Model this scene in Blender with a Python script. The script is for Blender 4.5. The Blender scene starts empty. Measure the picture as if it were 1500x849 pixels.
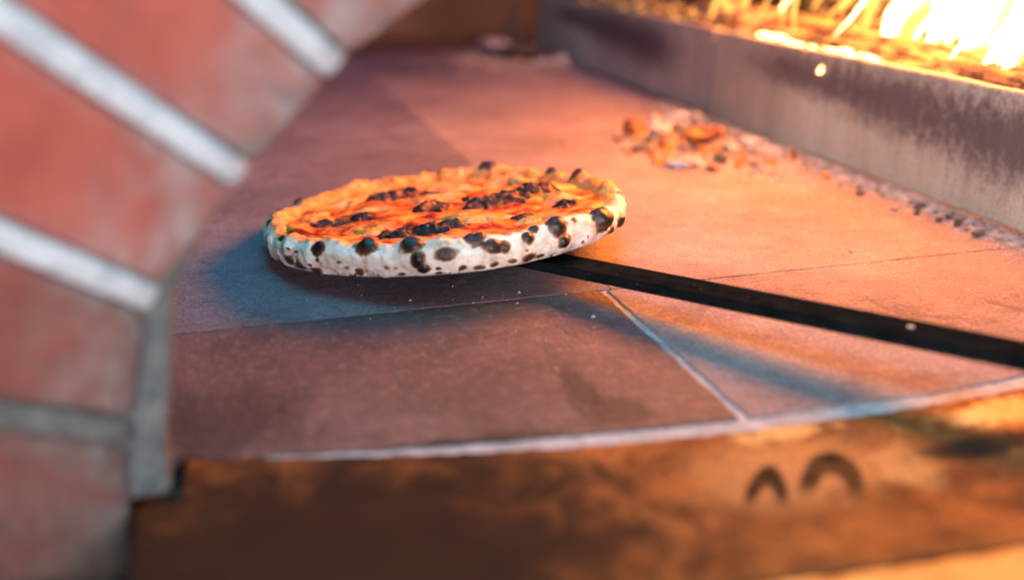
import bpy, bmesh, math, random
import numpy as np
from mathutils import Vector, Matrix, noise
random.seed(7)
rng = np.random.default_rng(7)
scene = bpy.context.scene
col = scene.collection

# ------------------------------------------------------------------ helpers
EX = (0.9593, 0.2823)            # oven axes in the world: u runs along the mouth, v runs into the oven
AX = (-0.2823, 0.9593)
ROT = math.atan2(0.2823, 0.9593)


def W(u, v, z=0.0):
    return Vector((u * EX[0] + v * AX[0], u * EX[1] + v * AX[1], z))


def UV(x, y):
    return x * EX[0] + y * EX[1], x * AX[0] + y * AX[1]


def tag(o, label=None, cat=None, group=None, kind=None):
    if label: o['label'] = label
    if cat: o['category'] = cat
    if group: o['group'] = group
    if kind: o['kind'] = kind
    return o


def link(name, bm, mat, parent=None, smooth=True, loc=None, rotz=None):
    me = bpy.data.meshes.new(name)
    bmesh.ops.recalc_face_normals(bm, faces=bm.faces)
    bm.to_mesh(me)
    bm.free()
    return link_me(name, me, mat, parent, smooth, loc, rotz)


def link_me(name, me, mat, parent=None, smooth=True, loc=None, rotz=None):
    o = bpy.data.objects.new(name, me)
    col.objects.link(o)
    me.materials.append(mat)
    if smooth:
        me.polygons.foreach_set('use_smooth', [True] * len(me.polygons))
    if parent: o.parent = parent
    if loc is not None: o.location = loc
    if rotz is not None: o.rotation_euler = (0, 0, rotz)
    return o


def empty(name, loc=(0, 0, 0), rot=(0, 0, 0)):
    o = bpy.data.objects.new(name, None)
    o.empty_display_size = 0.02
    col.objects.link(o)
    o.location = loc
    o.rotation_euler = rot
    return o


def nz(x, y, z, s, seed=0.0, octv=4):
    return noise.fractal(Vector((x * s + seed, y * s + seed * 1.7, z * s - seed)), 1.0, 2.0, octv)


def mesh_from(name, verts, faces, attrs=None):
    me = bpy.data.meshes.new(name)
    me.from_pydata([tuple(map(float, v)) for v in verts], [], faces)
    if attrs:
        for k, a in attrs.items():
            at = me.attributes.new(k, 'FLOAT', 'POINT')
            at.data.foreach_set('value', np.asarray(a, dtype=np.float32))
    me.update()
    return me


# ------------------------------------------------------------------ materials
def floor_uv(px, py, z=0.0):
    f, th, h = 1457.0, math.atan(534 / 1457.0), .245
    a, b = (px - 750) / f, -(py - 424.5) / f
    d = (a, math.cos(th) + b * math.sin(th), -math.sin(th) + b * math.cos(th))
    k = (z - h) / d[2]
    return UV(d[0] * k, d[1] * k)

class NT:
    def __init__(self, name):
        self.m = bpy.data.materials.new(name)
        self.m.use_nodes = True
        self.t = self.m.node_tree
        self.n = self.t.nodes
        self.b = self.n['Principled BSDF']
        self.out = self.n['Material Output']
        self.co = self.n.new('ShaderNodeTexCoord').outputs['Object']

    def L(self, a, b): self.t.links.new(a, b)

    def put(self, sock, v):
        if hasattr(v, 'is_output'): self.L(v, sock)
        elif isinstance(v, (tuple, list)) and len(v) == 3 and sock.type == 'RGBA': sock.default_value = (*v, 1)
        else: sock.default_value = v

    def set(self, **k):
        for a, v in k.items(): self.put(self.b.inputs[a.replace('_', ' ')], v)

    def map(self, scale=(1, 1, 1), loc=(0, 0, 0), rot=(0, 0, 0), co=None):
        x = self.n.new('ShaderNodeMapping')
        self.L(co or self.co, x.inputs['Vector'])
        x.inputs['Scale'].default_value = scale
        x.inputs['Location'].default_value = loc
        x.inputs['Rotation'].default_value = rot
        return x.outputs[0]

    def noise(self, scale, detail=4, rough=.55, co=None, dist=0.0):
        x = self.n.new('ShaderNodeTexNoise')
        self.L(co or self.co, x.inputs['Vector'])
        x.inputs['Scale'].default_value = scale
        x.inputs['Detail'].default_value = detail
        x.inputs['Roughness'].default_value = rough
        x.inputs['Distortion'].default_value = dist
        return x.outputs['Fac']

    def voro(self, scale, co=None, feature='F1', out='Distance'):
        x = self.n.new('ShaderNodeTexVoronoi')
        x.feature = feature
        self.L(co or self.co, x.inputs['Vector'])
        x.inputs['Scale'].default_value = scale
        return x.outputs[out]

    def ramp(self, f, *stops, interp='LINEAR'):
        x = self.n.new('ShaderNodeValToRGB')
        self.put(x.inputs[0], f)
        r = x.color_ramp
        r.interpolation = interp
        while len(r.elements) < len(stops): r.elements.new(.5)
        for e, (p, c) in zip(r.elements, stops):
            e.position = p
            e.color = (*c, 1) if isinstance(c, (tuple, list)) else (c, c, c, 1)
        return x.outputs[0]

    def mix(self, f, a, b, mode='MIX'):
        x = self.n.new('ShaderNodeMix')
        x.data_type = 'RGBA'
        x.blend_type = mode
        self.put(x.inputs[0], f)
        self.put(x.inputs[6], a)
        self.put(x.inputs[7], b)
        return x.outputs[2]

    def math(self, op, a, b=None, c=None, clamp=False):
        x = self.n.new('ShaderNodeMath')
        x.operation = op
        x.use_clamp = clamp
        self.put(x.inputs[0], a)
        if b is not None: self.put(x.inputs[1], b)
        if c is not None: self.put(x.inputs[2], c)
        return x.outputs[0]

    def smooth(self, x, lo, hi):
        m = self.n.new('ShaderNodeMapRange')
        m.interpolation_type = 'SMOOTHSTEP'
        self.put(m.inputs[0], x)
        m.inputs[1].default_value = lo
        m.inputs[2].default_value = hi
        return m.outputs[0]

    def sep(self, co=None):
        x = self.n.new('ShaderNodeSeparateXYZ')
        self.L(co or self.co, x.inputs[0])
        return x.outputs

    def attr(self, name):
        x = self.n.new('ShaderNodeAttribute')
        x.attribute_name = name
        return x.outputs['Fac']

    def rnd(self):
        return self.n.new('ShaderNodeObjectInfo').outputs['Random']

    def bump(self, h, strength=.3, dist=.001, prev=None):
        x = self.n.new('ShaderNodeBump')
        x.inputs['Strength'].default_value = strength
        x.inputs['Distance'].default_value = dist
        self.L(h, x.inputs['Height'])
        if prev is not None: self.L(prev, x.inputs['Normal'])
        self.L(x.outputs[0], self.b.inputs['Normal'])
        return x.outputs[0]

    def blob(self, cx, cy, rx, ry, lo=0.6, hi=1.15, wob=None):
        """1 inside a stain with a soft ragged rim, 0 outside (object x, y)."""
        s = self.sep()
        a = self.math('DIVIDE', self.math('SUBTRACT', s[0], cx), rx)
        b = self.math('DIVIDE', self.math('SUBTRACT', s[1], cy), ry)
        d = self.math('SQRT', self.math('ADD', self.math('MULTIPLY', a, a), self.math('MULTIPLY', b, b)))
        if wob is not None: d = self.math('ADD', d, wob)
        return self.math('SUBTRACT', 1.0, self.smooth(d, lo, hi))


def mat_tile(name, tint):
    t = NT(name)
    big = t.noise(4.5, 5, .6)
    mid = t.noise(22, 6, .65)
    fine = t.noise(420, 3, .7)
    streak = t.noise(60, 5, .6, t.map((.5, 4, 1), rot=(0, 0, .35)))
    c = t.ramp(big, (.30, (.17, .135, .14)), (.5, (.31, .235, .225)), (.68, (.41, .32, .30)))
    c = t.mix(t.ramp(mid, (.40, 0.0), (.68, .75)), c, (.235, .165, .155))
    c = t.mix(t.ramp(streak, (.52, 0.0), (.72, .45)), c, (.40, .33, .30))
    c = t.mix(t.ramp(t.noise(13, 7, .7, dist=1.2), (.55, 0.0), (.68, .65)), c, (.12, .085, .085))
    c = t.mix(t.ramp(t.noise(30, 7, .75, t.map(loc=(.2, .5, 0)), dist=.5), (.58, 0.0), (.70, .5)), c, (.46, .41, .40))
    c = t.mix(t.ramp(fine, (.35, .6), (.58, 0.0)), c, (.12, .085, .08))
    c = t.mix(t.ramp(t.noise(150, 5, .75), (.54, 0.0), (.70, .55)), c, (.46, .39, .37))
    c = t.mix(t.ramp(t.noise(48, 7, .8, t.map((1, 2.6, 1), rot=(0, 0, -.3)), dist=.8), (.56, 0.0), (.66, .6)), c, (.14, .10, .095))
    # white ash specks and black pits
    sp = t.voro(170)
    c = t.mix(t.ramp(sp, (.05, .85), (.10, 0.0)), c, (.62, .60, .58))
    pit = t.voro(75, t.map(loc=(.3, .2, 0)))
    c = t.mix(t.ramp(pit, (.03, .8), (.055, 0.0)), c, (.06, .045, .04))
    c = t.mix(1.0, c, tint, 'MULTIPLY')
    r = t.rnd()
    hs = t.n.new('ShaderNodeHueSaturation')
    t.L(c, hs.inputs['Color'])
    t.L(t.math('MULTIPLY_ADD', r, .16, .92), hs.inputs['Value'])
    t.set(Base_Color=hs.outputs[0], Roughness=t.ramp(mid, (.3, .7), (.7, .9)))
    t.b.inputs['Specular IOR Level'].default_value = .08
    h = t.math('ADD', t.math('MULTIPLY', fine, .6), t.math('MULTIPLY', t.noise(90, 5, .7), 1.0))
    t.bump(h, 1.0, .0022)
    return t.m


def mat_front_tile():
    """the sooty, browner tile at the front of the hearth"""
    t = NT('sooty_front_tile')
    mid = t.noise(18, 6, .65)
    fine = t.noise(380, 3, .7)
    c = t.ramp(t.noise(6, 6, .62), (.32, (.066, .040, .038)), (.52, (.120, .068, .064)), (.7, (.17, .10, .096)))
    c = t.mix(t.ramp(mid, (.46, 0.0), (.66, .75)), c, (.06, .036, .032))
    c = t.mix(t.ramp(t.noise(120, 5, .75), (.52, 0.0), (.70, .55)), c, (.27, .19, .18))
    c = t.mix(t.ramp(fine, (.35, .35), (.6, 0.0)), c, (.06, .04, .035))
    scr = t.noise(30, 6, .6, t.map((3.2, .6, 1), rot=(0, 0, -.5)), dist=.6)
    c = t.mix(t.ramp(scr, (.60, 0.0), (.68, .55)), c, (.07, .05, .045))
    sp = t.voro(150)
    c = t.mix(t.ramp(sp, (.03, .7), (.06, 0.0)), c, (.4, .36, .34))
    pit = t.voro(60, t.map(loc=(.3, .2, 0)))
    c = t.mix(t.ramp(pit, (.035, .9), (.07, 0.0)), c, (.03, .02, .02))
    w = t.math('MULTIPLY_ADD', t.noise(70, 6, .75, t.map((1.6, .7, 1), rot=(0, 0, .6)), dist=.8), 2.6, -1.3)
    for (px, py, rx, ry, k) in ((850, 570, .012, .035, .8), (900, 600, .02, .022, .7), (620, 655, .07, .006, .85), (700, 650, .05, .010, .7), (330, 620, .05, .04, .5)):
        a, b = floor_uv(px, py)
        c = t.mix(t.math('MULTIPLY', t.blob(a, b, rx, ry, .5, 1.2, w), k), c, (.030, .021, .020))
    t.set(Base_Color=c, Roughness=.7)
    t.b.inputs['Specular IOR Level'].default_value = .25
    t.bump(t.math('ADD', t.math('MULTIPLY', fine, .6), t.noise(90, 5, .7)), 1.0, .0022)
    return t.m


def mat_ledge():
    t = NT('burnt_ledge_clay')
    w = t.math('MULTIPLY_ADD', t.noise(34, 5, .65, dist=.6), 2.2, -1.1)
    c = t.ramp(t.noise(9, 6, .6), (.3, (.08, .030, .011)), (.5, (.26, .092, .026)), (.7, (.46, .18, .050)))
    c = t.mix(t.ramp(t.noise(28, 6, .65), (.45, 0.0), (.68, .85)), c, (.045, .022, .012))
    c = t.mix(t.ramp(t.noise(17, 5, .65, t.map(loc=(.7, .2, 0)), dist=.7), (.52, 0.0), (.72, .40)), c, (.48, .16, .035))
    darkL = t.blob(.0, .345, .20, .12, .5, 1.3, t.math('MULTIPLY', w, .6))  # ledge colour gets darker towards its left end
    c = t.mix(t.math('MULTIPLY', darkL, .96), c, (.020, .012, .009))
    # paler orange patches
    for (a, b, rx, ry, k) in ((.40, .386, .06, .013, 1.0), (.262, .398, .030, .011, .7), (.30, .352, .025, .02, .4)):
        c = t.mix(t.math('MULTIPLY', t.blob(a, b, rx, ry, .4, 1.2, w), k), c, (.80, .50, .18))
    # soot band
    for (a, b, rx, ry, k) in ((.365, .358, .06, .010, .95), (.42, .348, .05, .02, .9), (.33, .335, .03, .010, .4)):
        c = t.mix(t.math('MULTIPLY', t.blob(a, b, rx, ry, .4, 1.25, w), k), c, (.022, .017, .014))
    c = t.mix(t.math('MULTIPLY', t.blob(.25, .365, .06, .035, .4, 1.3, t.math('MULTIPLY', w, .4)), .75), c, (.46, .23, .085))
    # two soot arcs, like narrow arches side by side
    s = t.sep()
    wv = t.math('MULTIPLY_ADD', t.noise(160, 3, .6), .3, -.15)
    for (a, b, rx, ry, k) in ARCS:
        du, dv = t.math('SUBTRACT', s[0], a), t.math('SUBTRACT', s[1], b)
        p = t.math('DIVIDE', t.math('ADD', t.math('MULTIPLY', du, .878), t.math('MULTIPLY', dv, -.558)), rx)
        q = t.math('DIVIDE', t.math('ADD', t.math('MULTIPLY', du, .294), t.math('MULTIPLY', dv, .998)), ry)
        d = t.math('SQRT', t.math('ADD', t.math('MULTIPLY', p, p), t.math('MULTIPLY', q, q)))
        d = t.math('ABSOLUTE', t.math('SUBTRACT', t.math('ADD', d, wv), 1.0))
        ring = t.math('SUBTRACT', 1.0, t.smooth(d, .24, .5))
        ring = t.math('MULTIPLY', t.math('MULTIPLY', ring, t.smooth(q, -.25, .45)), t.ramp(t.noise(90, 4, .65), (.3, .75), (.6, 1.0)))
        c = t.mix(t.math('MULTIPLY', ring, k), c, (.008, .007, .007))
    c = t.mix(t.ramp(t.noise(300, 3, .7), (.35, .35), (.6, 0.0)), c, (.03, .018, .01))
    t.set(Base_Color=c, Roughness=t.ramp(t.noise(28, 5, .6), (.3, .7), (.7, .9)))
    t.b.inputs['Specular IOR Level'].default_value = .03
    t.bump(t.math('ADD', t.noise(60, 5, .7), t.math('MULTIPLY', t.noise(300, 3, .7), .4)), .4, .0012)
    return t.m


def mat_mortar(name, a, b):
    t = NT(name)
    c = t.ramp(t.noise(60, 5, .65), (.3, a), (.7, b))
    c = t.mix(t.ramp(t.noise(260, 3, .7), (.3, .4), (.55, 0.0)), c, tuple(x * .45 for x in a))
    t.set(Base_Color=c, Roughness=.95)
    t.b.inputs['Specular IOR Level'].default_value = .08
    t.bump(t.noise(220, 5, .7), .6, .0015)
    return t.m


def mat_brick(name, dull):
    t = NT(name)
    r = t.rnd()
    c = t.ramp(t.noise(26, 5, .6), (.3, (.36, .060, .036)), (.55, (.50, .095, .058)), (.75, (.57, .125, .080)))
    c = t.mix(t.ramp(t.noise(60, 5, .7), (.55, 0.0), (.75, .45)), c, (.26, .09, .07))
    sm = t.attr('smear')
    f = t.math('MULTIPLY', sm, t.ramp(t.noise(34, 5, .65), (.32, .15), (.62, 1.0)), clamp=True)
    c = t.mix(f, c, t.ramp(t.noise(70, 4, .6), (.35, (.20, .20, .18)), (.65, (.44, .43, .40))))
    if dull: c = t.mix(t.ramp(t.noise(24, 5, .65), (.3, .45 * dull), (.65, .92 * dull)), c, t.ramp(t.noise(50, 5, .6), (.35, (.03, .024, .018)), (.65, (.12, .085, .065))))
    hs = t.n.new('ShaderNodeHueSaturation')
    t.L(c, hs.inputs['Color'])
    t.L(t.math('MULTIPLY_ADD', r, .14, .58), hs.inputs['Value'])
    t.set(Base_Color=hs.outputs[0], Roughness=.85)
    t.bump(t.noise(160, 6, .7), .5, .002)
    return t.m


def mat_plate():
    t = NT('weathered_steel')
    vert = t.map((1, 1, .22))
    c = t.ramp(t.noise(12, 6, .6, vert), (.32, (.36, .31, .235)), (.5, (.47, .41, .32)), (.68, (.56, .50, .405)))
    c = t.mix(t.ramp(t.noise(90, 5, .7, vert), (.50, 0.0), (.72, .55)), c, (.30, .235, .17))
    c = t.mix(t.ramp(t.noise(150, 4, .75), (.56, 0.0), (.72, .6)), c, (.60, .57, .52))
    # dark scorched scale high on the plate near the mouth (object x runs into the oven, z up)
    s = t.sep()
    w = t.math('MULTIPLY_ADD', t.noise(75, 9, .85, t.map((1, 1, .75))), 2.6, -1.3)
    for (x0, z0, rx, rz, k) in ((.13, .090, .16, .026, .85), (-.02, .082, .15, .036, .9), (-.17, .074, .13, .042, .9)):
        p = t.math('DIVIDE', t.math('SUBTRACT', s[0], x0), rx)
        q = t.math('DIVIDE', t.math('SUBTRACT', s[2], z0), rz)
        d = t.math('SQRT', t.math('ADD', t.math('MULTIPLY', p, p), t.math('MULTIPLY', q, q)))
        f = t.math('SUBTRACT', 1.0, t.smooth(t.math('ADD', d, w), .25, 1.25))
        c = t.mix(t.math('MULTIPLY', f, k), c, (.080, .058, .066))
    c = t.mix(t.ramp(t.noise(420, 3, .7), (.33, .5), (.55, 0.0)), c, (.10, .085, .075))
    t.set(Base_Color=c, Roughness=.62, Metallic=.0)
    t.b.inputs['Specular IOR Level'].default_value = .35
    t.bump(t.math('ADD', t.noise(220, 5, .7), t.math('MULTIPLY', t.noise(30, 4, .6, vert), .7)), .5, .0012)
    return t.m


def mat_black_steel():
    t = NT('black_steel')
    c = t.ramp(t.noise(70, 5, .65), (.35, (.004, .0055, .006)), (.7, (.010, .012, .013)))
    c = t.mix(t.ramp(t.noise(420, 3, .6, t.map((.08, 1, 1))), (.64, 0.0), (.76, .4)), c, (.04, .04, .04))
    c = t.mix(t.ramp(t.voro(130), (.03, .6), (.07, 0.0)), c, (.3, .3, .29))
    t.set(Base_Color=c, Roughness=t.ramp(t.noise(90, 4, .6), (.3, .6), (.7, .8)))
    t.b.inputs['Specular IOR Level'].default_value = .0
    t.bump(t.noise(260, 4, .6), .25, .0006)
    return t.m


def mat_crust():
    t = NT('blistered_crust')
    ch = t.attr('char')
    base = t.ramp(t.noise(75, 5, .6), (.28, (.44, .30, .20)), (.42, (.66, .54, .42)), (.62, (.80, .71, .60)))
    base = t.mix(t.ramp(t.noise(190, 4, .7), (.52, 0.0), (.70, .6)), base, (.42, .27, .18))
    base = t.mix(t.ramp(t.voro(240, co=t.map((1, 1, 1))), (.08, .6), (.2, 0.0)), base, (.82, .79, .74))
    base = t.mix(t.math('MULTIPLY', t.attr('fire_tint'), t.ramp(t.noise(90, 5, .65), (.25, .7), (.5, 1.0)), clamp=True), base, t.ramp(t.noise(110, 5, .6), (.35, (.52, .14, .018)), (.55, (.74, .25, .040)), (.7, (.80, .38, .11))))  # firelight orange mixed into the crust colour
    f = t.math('ADD', ch, t.math('MULTIPLY_ADD', t.noise(230, 5, .7), .36, -.18))
    burnt = t.ramp(f, (.20, (.56, .37, .23)), (.36, (.30, .14, .07)), (.56, (.075, .031, .017)), (.92, (.012, .007, .006)))
    c = t.mix(t.smooth(f, .14, .36), base, burnt)
    t.set(Base_Color=c, Roughness=t.ramp(f, (.3, .72), (.6, .38)))
    t.b.inputs['Specular IOR Level'].default_value = .4
    t.b.inputs['Subsurface Weight'].default_value = .08
    t.b.inputs['Subsurface Radius'].default_value = (.004, .002, .001)
    t.b.inputs['Subsurface Scale'].default_value = 1.0
    t.bump(t.math('ADD', t.noise(140, 5, .65), t.math('MULTIPLY', t.noise(520, 3, .7), .35)), .45, .0014)
    return t.m


def mat_sauce():
    t = NT('tomato_sauce')
    n = t.noise(60, 5, .6, dist=.5)
    c = t.ramp(n, (.32, (.11, .007, .003)), (.43, (.36, .032, .006)), (.51, (.68, .16, .018)), (.66, (.82, .36, .06)))
    c = t.mix(t.ramp(t.noise(190, 4, .7), (.58, 0.0), (.72, .8)), c, (.20, .04, .012))
    t.set(Base_Color=c, Roughness=.36)
    t.b.inputs['Specular IOR Level'].default_value = .4
    t.bump(t.math('ADD', t.noise(150, 5, .65), t.noise(60, 3, .6)), .6, .002)
    return t.m


def mat_cheese():
    t = NT('melted_cheese')
    c = t.ramp(t.noise(85, 5, .6), (.34, (.60, .15, .016)), (.5, (.78, .28, .040)), (.70, (.84, .45, .14)))
    c = t.mix(t.ramp(t.noise(130, 5, .7), (.60, 0.0), (.72, .8)), c, (.40, .10, .03))
    t.set(Base_Color=c, Roughness=.33)
    t.b.inputs['Subsurface Weight'].default_value = .1
    t.b.inputs['Subsurface Radius'].default_value = (.005, .003, .001)
    t.b.inputs['Subsurface Scale'].default_value = 1.0
    t.bump(t.noise(160, 5, .6), .5, .0016)
    return t.m


def mat_burnt():
    t = NT('charred_topping')
    c = t.ramp(t.noise(120, 5, .65), (.36, (.007, .004, .004)), (.50, (.030, .011, .007)), (.57, (.18, .038, .010)), (.68, (.60, .16, .03)))
    t.set(Base_Color=c, Roughness=.42)
    t.b.inputs['Specular IOR Level'].default_value = .25
    t.bump(t.math('ADD', t.noise(300, 5, .7), t.noise(120, 4, .6)), .45, .0018)
    return t.m


def mat_coal(name, ash, dark, glow):
    t = NT(name)
    r = t.rnd()
    off = t.n.new('ShaderNodeVectorMath')
    off.operation = 'ADD'
    t.L(t.co, off.inputs[0])
    t.L(r, off.inputs[1])
    co = off.outputs[0]
    c = t.ramp(t.noise(95, 5, .65, co), (.36, dark), (.52, tuple(.6 * x for x in ash)), (.66, ash))
    t.set(Base_Color=c, Roughness=.9)
    if glow:
        g = t.ramp(t.noise(50, 4, .6, co), (.45, 0.0), (.58, 1.0))
        t.set(Emission_Color=(1.0, .20, .02))
        t.L(t.math('MULTIPLY', g, glow), t.b.inputs['Emission Strength'])
    t.bump(t.noise(240, 5, .7, co), .7, .002)
    return t.m


def mat_log():
    t = NT('burning_log')
    al = t.map((1, .12, 1))
    n = t.noise(60, 6, .65, t.map((1, 1, .10)), dist=.4)
    c = t.ramp(n, (.36, (.06, .028, .016)), (.5, (.30, .15, .06)), (.62, (.56, .34, .15)), (.74, (.66, .50, .30)))
    c = t.mix(t.ramp(t.noise(26, 5, .7), (.45, 0.0), (.56, .95)), c, (.03, .018, .016))
    t.set(Base_Color=c, Roughness=.85)
    g = t.ramp(t.noise(85, 5, .7, t.map((1, 1, .22), loc=(.4, .1, .3)), dist=.8), (.52, 0.0), (.66, 1.0))
    t.set(Emission_Color=(1.0, .42, .08))
    t.L(t.math('MULTIPLY', g, 1.8), t.b.inputs['Emission Strength'])
    t.bump(t.math('ADD', n, t.noise(180, 4, .7, t.map((1, 1, .25)))), .9, .004)
    return t.m


def mat_glow(name, colr, strength, holes=None):
    t = NT(name)
    e = t.n.new('ShaderNodeEmission')
    n = t.noise(40, 4, .6, t.map((1, 1, .3)))
    cc = t.ramp(n, (.35, tuple(x * y for x, y in zip(colr, (1, .72, .4)))), (.6, colr))
    t.L(cc, e.inputs[0])
    e.inputs[1].default_value = strength
    if holes is None:
        t.L(e.outputs[0], t.out.inputs[0])
    else:
        tr = t.n.new('ShaderNodeBsdfTransparent')
        m = t.n.new('ShaderNodeMixShader')
        s = t.sep()
        f = t.math('MULTIPLY', t.smooth(t.math('SUBTRACT', 1.0, s[2]), 0.0, .95), t.ramp(t.noise(3.5, 4, .6, t.map((1, 1, .35))), (.36, .25), (.62, 1.0)))
        t.L(t.math('MULTIPLY', f, holes), m.inputs[0])
        t.L(tr.outputs[0], m.inputs[1])
        t.L(e.outputs[0], m.inputs[2])
        t.L(m.outputs[0], t.out.inputs[0])
    return t.m


def mat_dome():
    t = NT('sooty_vault')
    c = t.ramp(t.noise(5, 6, .65), (.3, (.045, .034, .032)), (.55, (.09, .065, .058)), (.75, (.16, .13, .12)))
    c = t.mix(t.ramp(t.noise(3, 4, .6), (.5, 0.0), (.7, .6)), c, (.07, .055, .05))
    t.set(Base_Color=c, Roughness=.9)
    t.bump(t.noise(24, 6, .7), .6, .01)
    return t.m


# soot arcs on the ledge: (u, v, half width, height, strength)
ARCS = []
for (p0, top, p1, k) in (((1097, 738), (1121, 694), (1146, 738), 1.0), ((1182, 722), (1218, 675), (1256, 722), 1.0)):
    A, B, T = floor_uv(*p0), floor_uv(*p1), floor_uv(*top)
    cu, cv = (A[0] + B[0]) / 2, (A[1] + B[1]) / 2
    ARCS.append((cu, cv, math.dist(A, B) / 2, math.dist(T, (cu, cv)), k))

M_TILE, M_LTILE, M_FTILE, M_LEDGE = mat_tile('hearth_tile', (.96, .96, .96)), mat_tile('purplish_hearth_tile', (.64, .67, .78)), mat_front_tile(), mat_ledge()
M_GROUT = mat_mortar('grey_grout', (.25, .25, .255), (.44, .435, .44))
M_MORTAR = mat_mortar('white_mortar', (.33, .335, .34), (.54, .535, .53))
M_DMORTAR = mat_mortar('grey_stained_mortar', (.075, .073, .065), (.17, .16, .145))
M_JAMB = mat_mortar('grey_render', (.05, .062, .068), (.17, .17, .155))
M_BRICK, M_DBRICK, M_PLATE, M_BLACK = mat_brick('red_brick', 0), mat_brick('grey_stained_brick', 1.0), mat_plate(), mat_black_steel()
M_MBRICK = mat_brick('sooty_brick', .6)
M_CRUST, M_SAUCE, M_CHEESE, M_BURNT = mat_crust(), mat_sauce(), mat_cheese(), mat_burnt()
M_COAL_HOT = mat_coal('glowing_coal', (.24, .065, .04), (.02, .010, .010), 1.8)
M_COAL_ASH = mat_coal('ashen_coal', (.50, .50, .57), (.03, .026, .03), 0)
M_COAL_BLACK = mat_coal('black_charcoal', (.10, .09, .09), (.015, .013, .012), 0)
M_ASH = mat_coal('ash_crumbs', (.60, .57, .54), (.22, .19, .17), 0)
M_LOG, M_DOME = mat_log(), mat_dome()
M_FLAME = mat_glow('flame', (1.0, .54, .12), 3.3, .85)
M_FLAME_HOT = mat_glow('white_flame', (1.0, .80, .42), 10.0, 1.0)
M_EMBER = mat_glow('white_hot_ember', (1.0, .70, .30), 7.0)


# ------------------------------------------------------------------ hearth floor, ledge, base
def slab(name, outline, thick, mat, top=0.0, parent=None, jit=.0004, bevel=.0011, step=.006, z_wave=0):
    """a slab with slightly ragged, worn edges; outline is a closed polygon in (u, v)"""
    pts = []
    n = len(outline)
    for i in range(n):
        a, b = Vector(outline[i]), Vector(outline[(i + 1) % n])
        k = max(1, int((b - a).length / step))
        k = min(k, 110)
        for j in range(k):
            p = a.lerp(b, j / k)
            q = jit * 2.2
            pts.append((p.x + q * nz(p.x, p.y, 0, 90, 3), p.y + q * nz(p.x, p.y, 1, 90, 11)))
    bm = bmesh.new()
    vs = [bm.verts.new((x, y, top)) for x, y in pts]
    f = bm.faces.new(vs)
    r = bmesh.ops.extrude_face_region(bm, geom=[f])
    nv = [v for v in r['geom'] if isinstance(v, bmesh.types.BMVert)]
    for v in nv: v.co.z -= thick
    bm.edges.ensure_lookup_table()
    ed = [e for e in bm.edges if all(abs(v.co.z - top) < 1e-7 for v in e.verts)]
    bmesh.ops.bevel(bm, geom=ed, offset=bevel, segments=2, affect='EDGES', profile=.6)
    return link(name, bm, mat, parent, smooth=False, rotz=ROT if parent is None else None)


def front_v(u):                       # the bowed front edge of the hearth tiles
    return .41 + .37 * (u - .33) ** 2


floor = empty('floor', (0, 0, 0), (0, 0, ROT))
floor['kind'] = 'structure'
V1 = .6233                            # the seam across the oven
G = .0006
us = np.linspace(-.42, 1.25, 60)


def grout_w(u): return 0.0003 + .0056 * min(1, max(0, (u - .0) / .16))


# grout bed
slab('grout_bed', [(-.07, .482), (-.034, .478), (-.02, .459), (.05, .431), (.12, .415), (.25, .402), (.42, .402), (.8, .47), (1.35, .72), (1.35, 2.35), (-1.1, 2.35), (-1.1, .75), (-.5, .50)], .03, M_GROUT, top=-.0014, parent=floor, bevel=.001, step=.1)
JU = .2518
# front row, two tiles
for (u0, u1, mt) in ((-.075, JU - .0028, M_FTILE), (JU + .0028, .80, M_TILE), (.803, 1.3, M_TILE)):
    e = [u for u in us if u0 < u < u1]
    low = [(u0, front_v(u0) + grout_w(u0))] + [(u, front_v(u) + grout_w(u)) for u in e] + [(u1, front_v(u1) + grout_w(u1))]
    slab('floor_tile', low + [(u1, V1 - G), (u0, V1 - G)], .02, mt, parent=floor, jit=.0005)
# rear rows
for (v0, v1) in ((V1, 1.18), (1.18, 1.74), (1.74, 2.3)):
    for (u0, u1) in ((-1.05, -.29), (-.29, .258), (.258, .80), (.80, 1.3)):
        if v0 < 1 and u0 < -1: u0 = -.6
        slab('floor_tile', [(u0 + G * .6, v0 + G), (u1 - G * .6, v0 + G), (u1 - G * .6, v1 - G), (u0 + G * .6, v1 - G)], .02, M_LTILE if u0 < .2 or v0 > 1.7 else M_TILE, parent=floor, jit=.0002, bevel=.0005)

ledge = empty('ledge', (0, 0, 0), (0, 0, ROT))
ledge['kind'] = 'structure'
ul = np.linspace(-.0325, 1.0, 40)
top_e = [(u, front_v(u) - grout_w(u)) for u in ul]
bot_e = [(u, front_v(u) - .1215 - .006 * u) for u in ul]
slab('ledge_tile', [(-.0545, .285)] + [p for p in bot_e] + top_e[::-1] + [(-.0335, .4195), (-.0535, .4175)], .03, M_LEDGE, top=-.0008, parent=ledge, jit=.0006, bevel=.002)
t = NT('pale_ledge_clay')
c = t.ramp(t.noise(16, 6, .6), (.3, (.26, .11, .025)), (.55, (.52, .24, .055)), (.75, (.64, .33, .09)))
c = t.mix(t.ramp(t.noise(34, 6, .65), (.5, 0.0), (.7, .7)), c, (.14, .065, .025))
t.set(Base_Color=c, Roughness=.65)
t.bump(t.noise(80, 5, .7), .4, .0012)
M_LEDGE2 = t.m
bot2 = [(-.054, .17)] + [(u, .17) for u in ul]
slab('ledge_tile', bot2 + [(u, v - .004) for u, v in bot_e][::-1] + [(-.054, .28)], .03, M_LEDGE2, top=-.002, parent=ledge, jit=.0006, bevel=.002)
slab('ledge_bed', [(-.0548, .18), (1.0, .18), (1.0, .40), (.42, .40), (.25, .40), (.12, .413), (.05, .428), (-.02, .453), (-.0548, .462)], .02, mat_mortar('sooty_grout', (.02, .017, .015), (.05, .042, .036)), top=-.0065, parent=ledge, step=.1)

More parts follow.
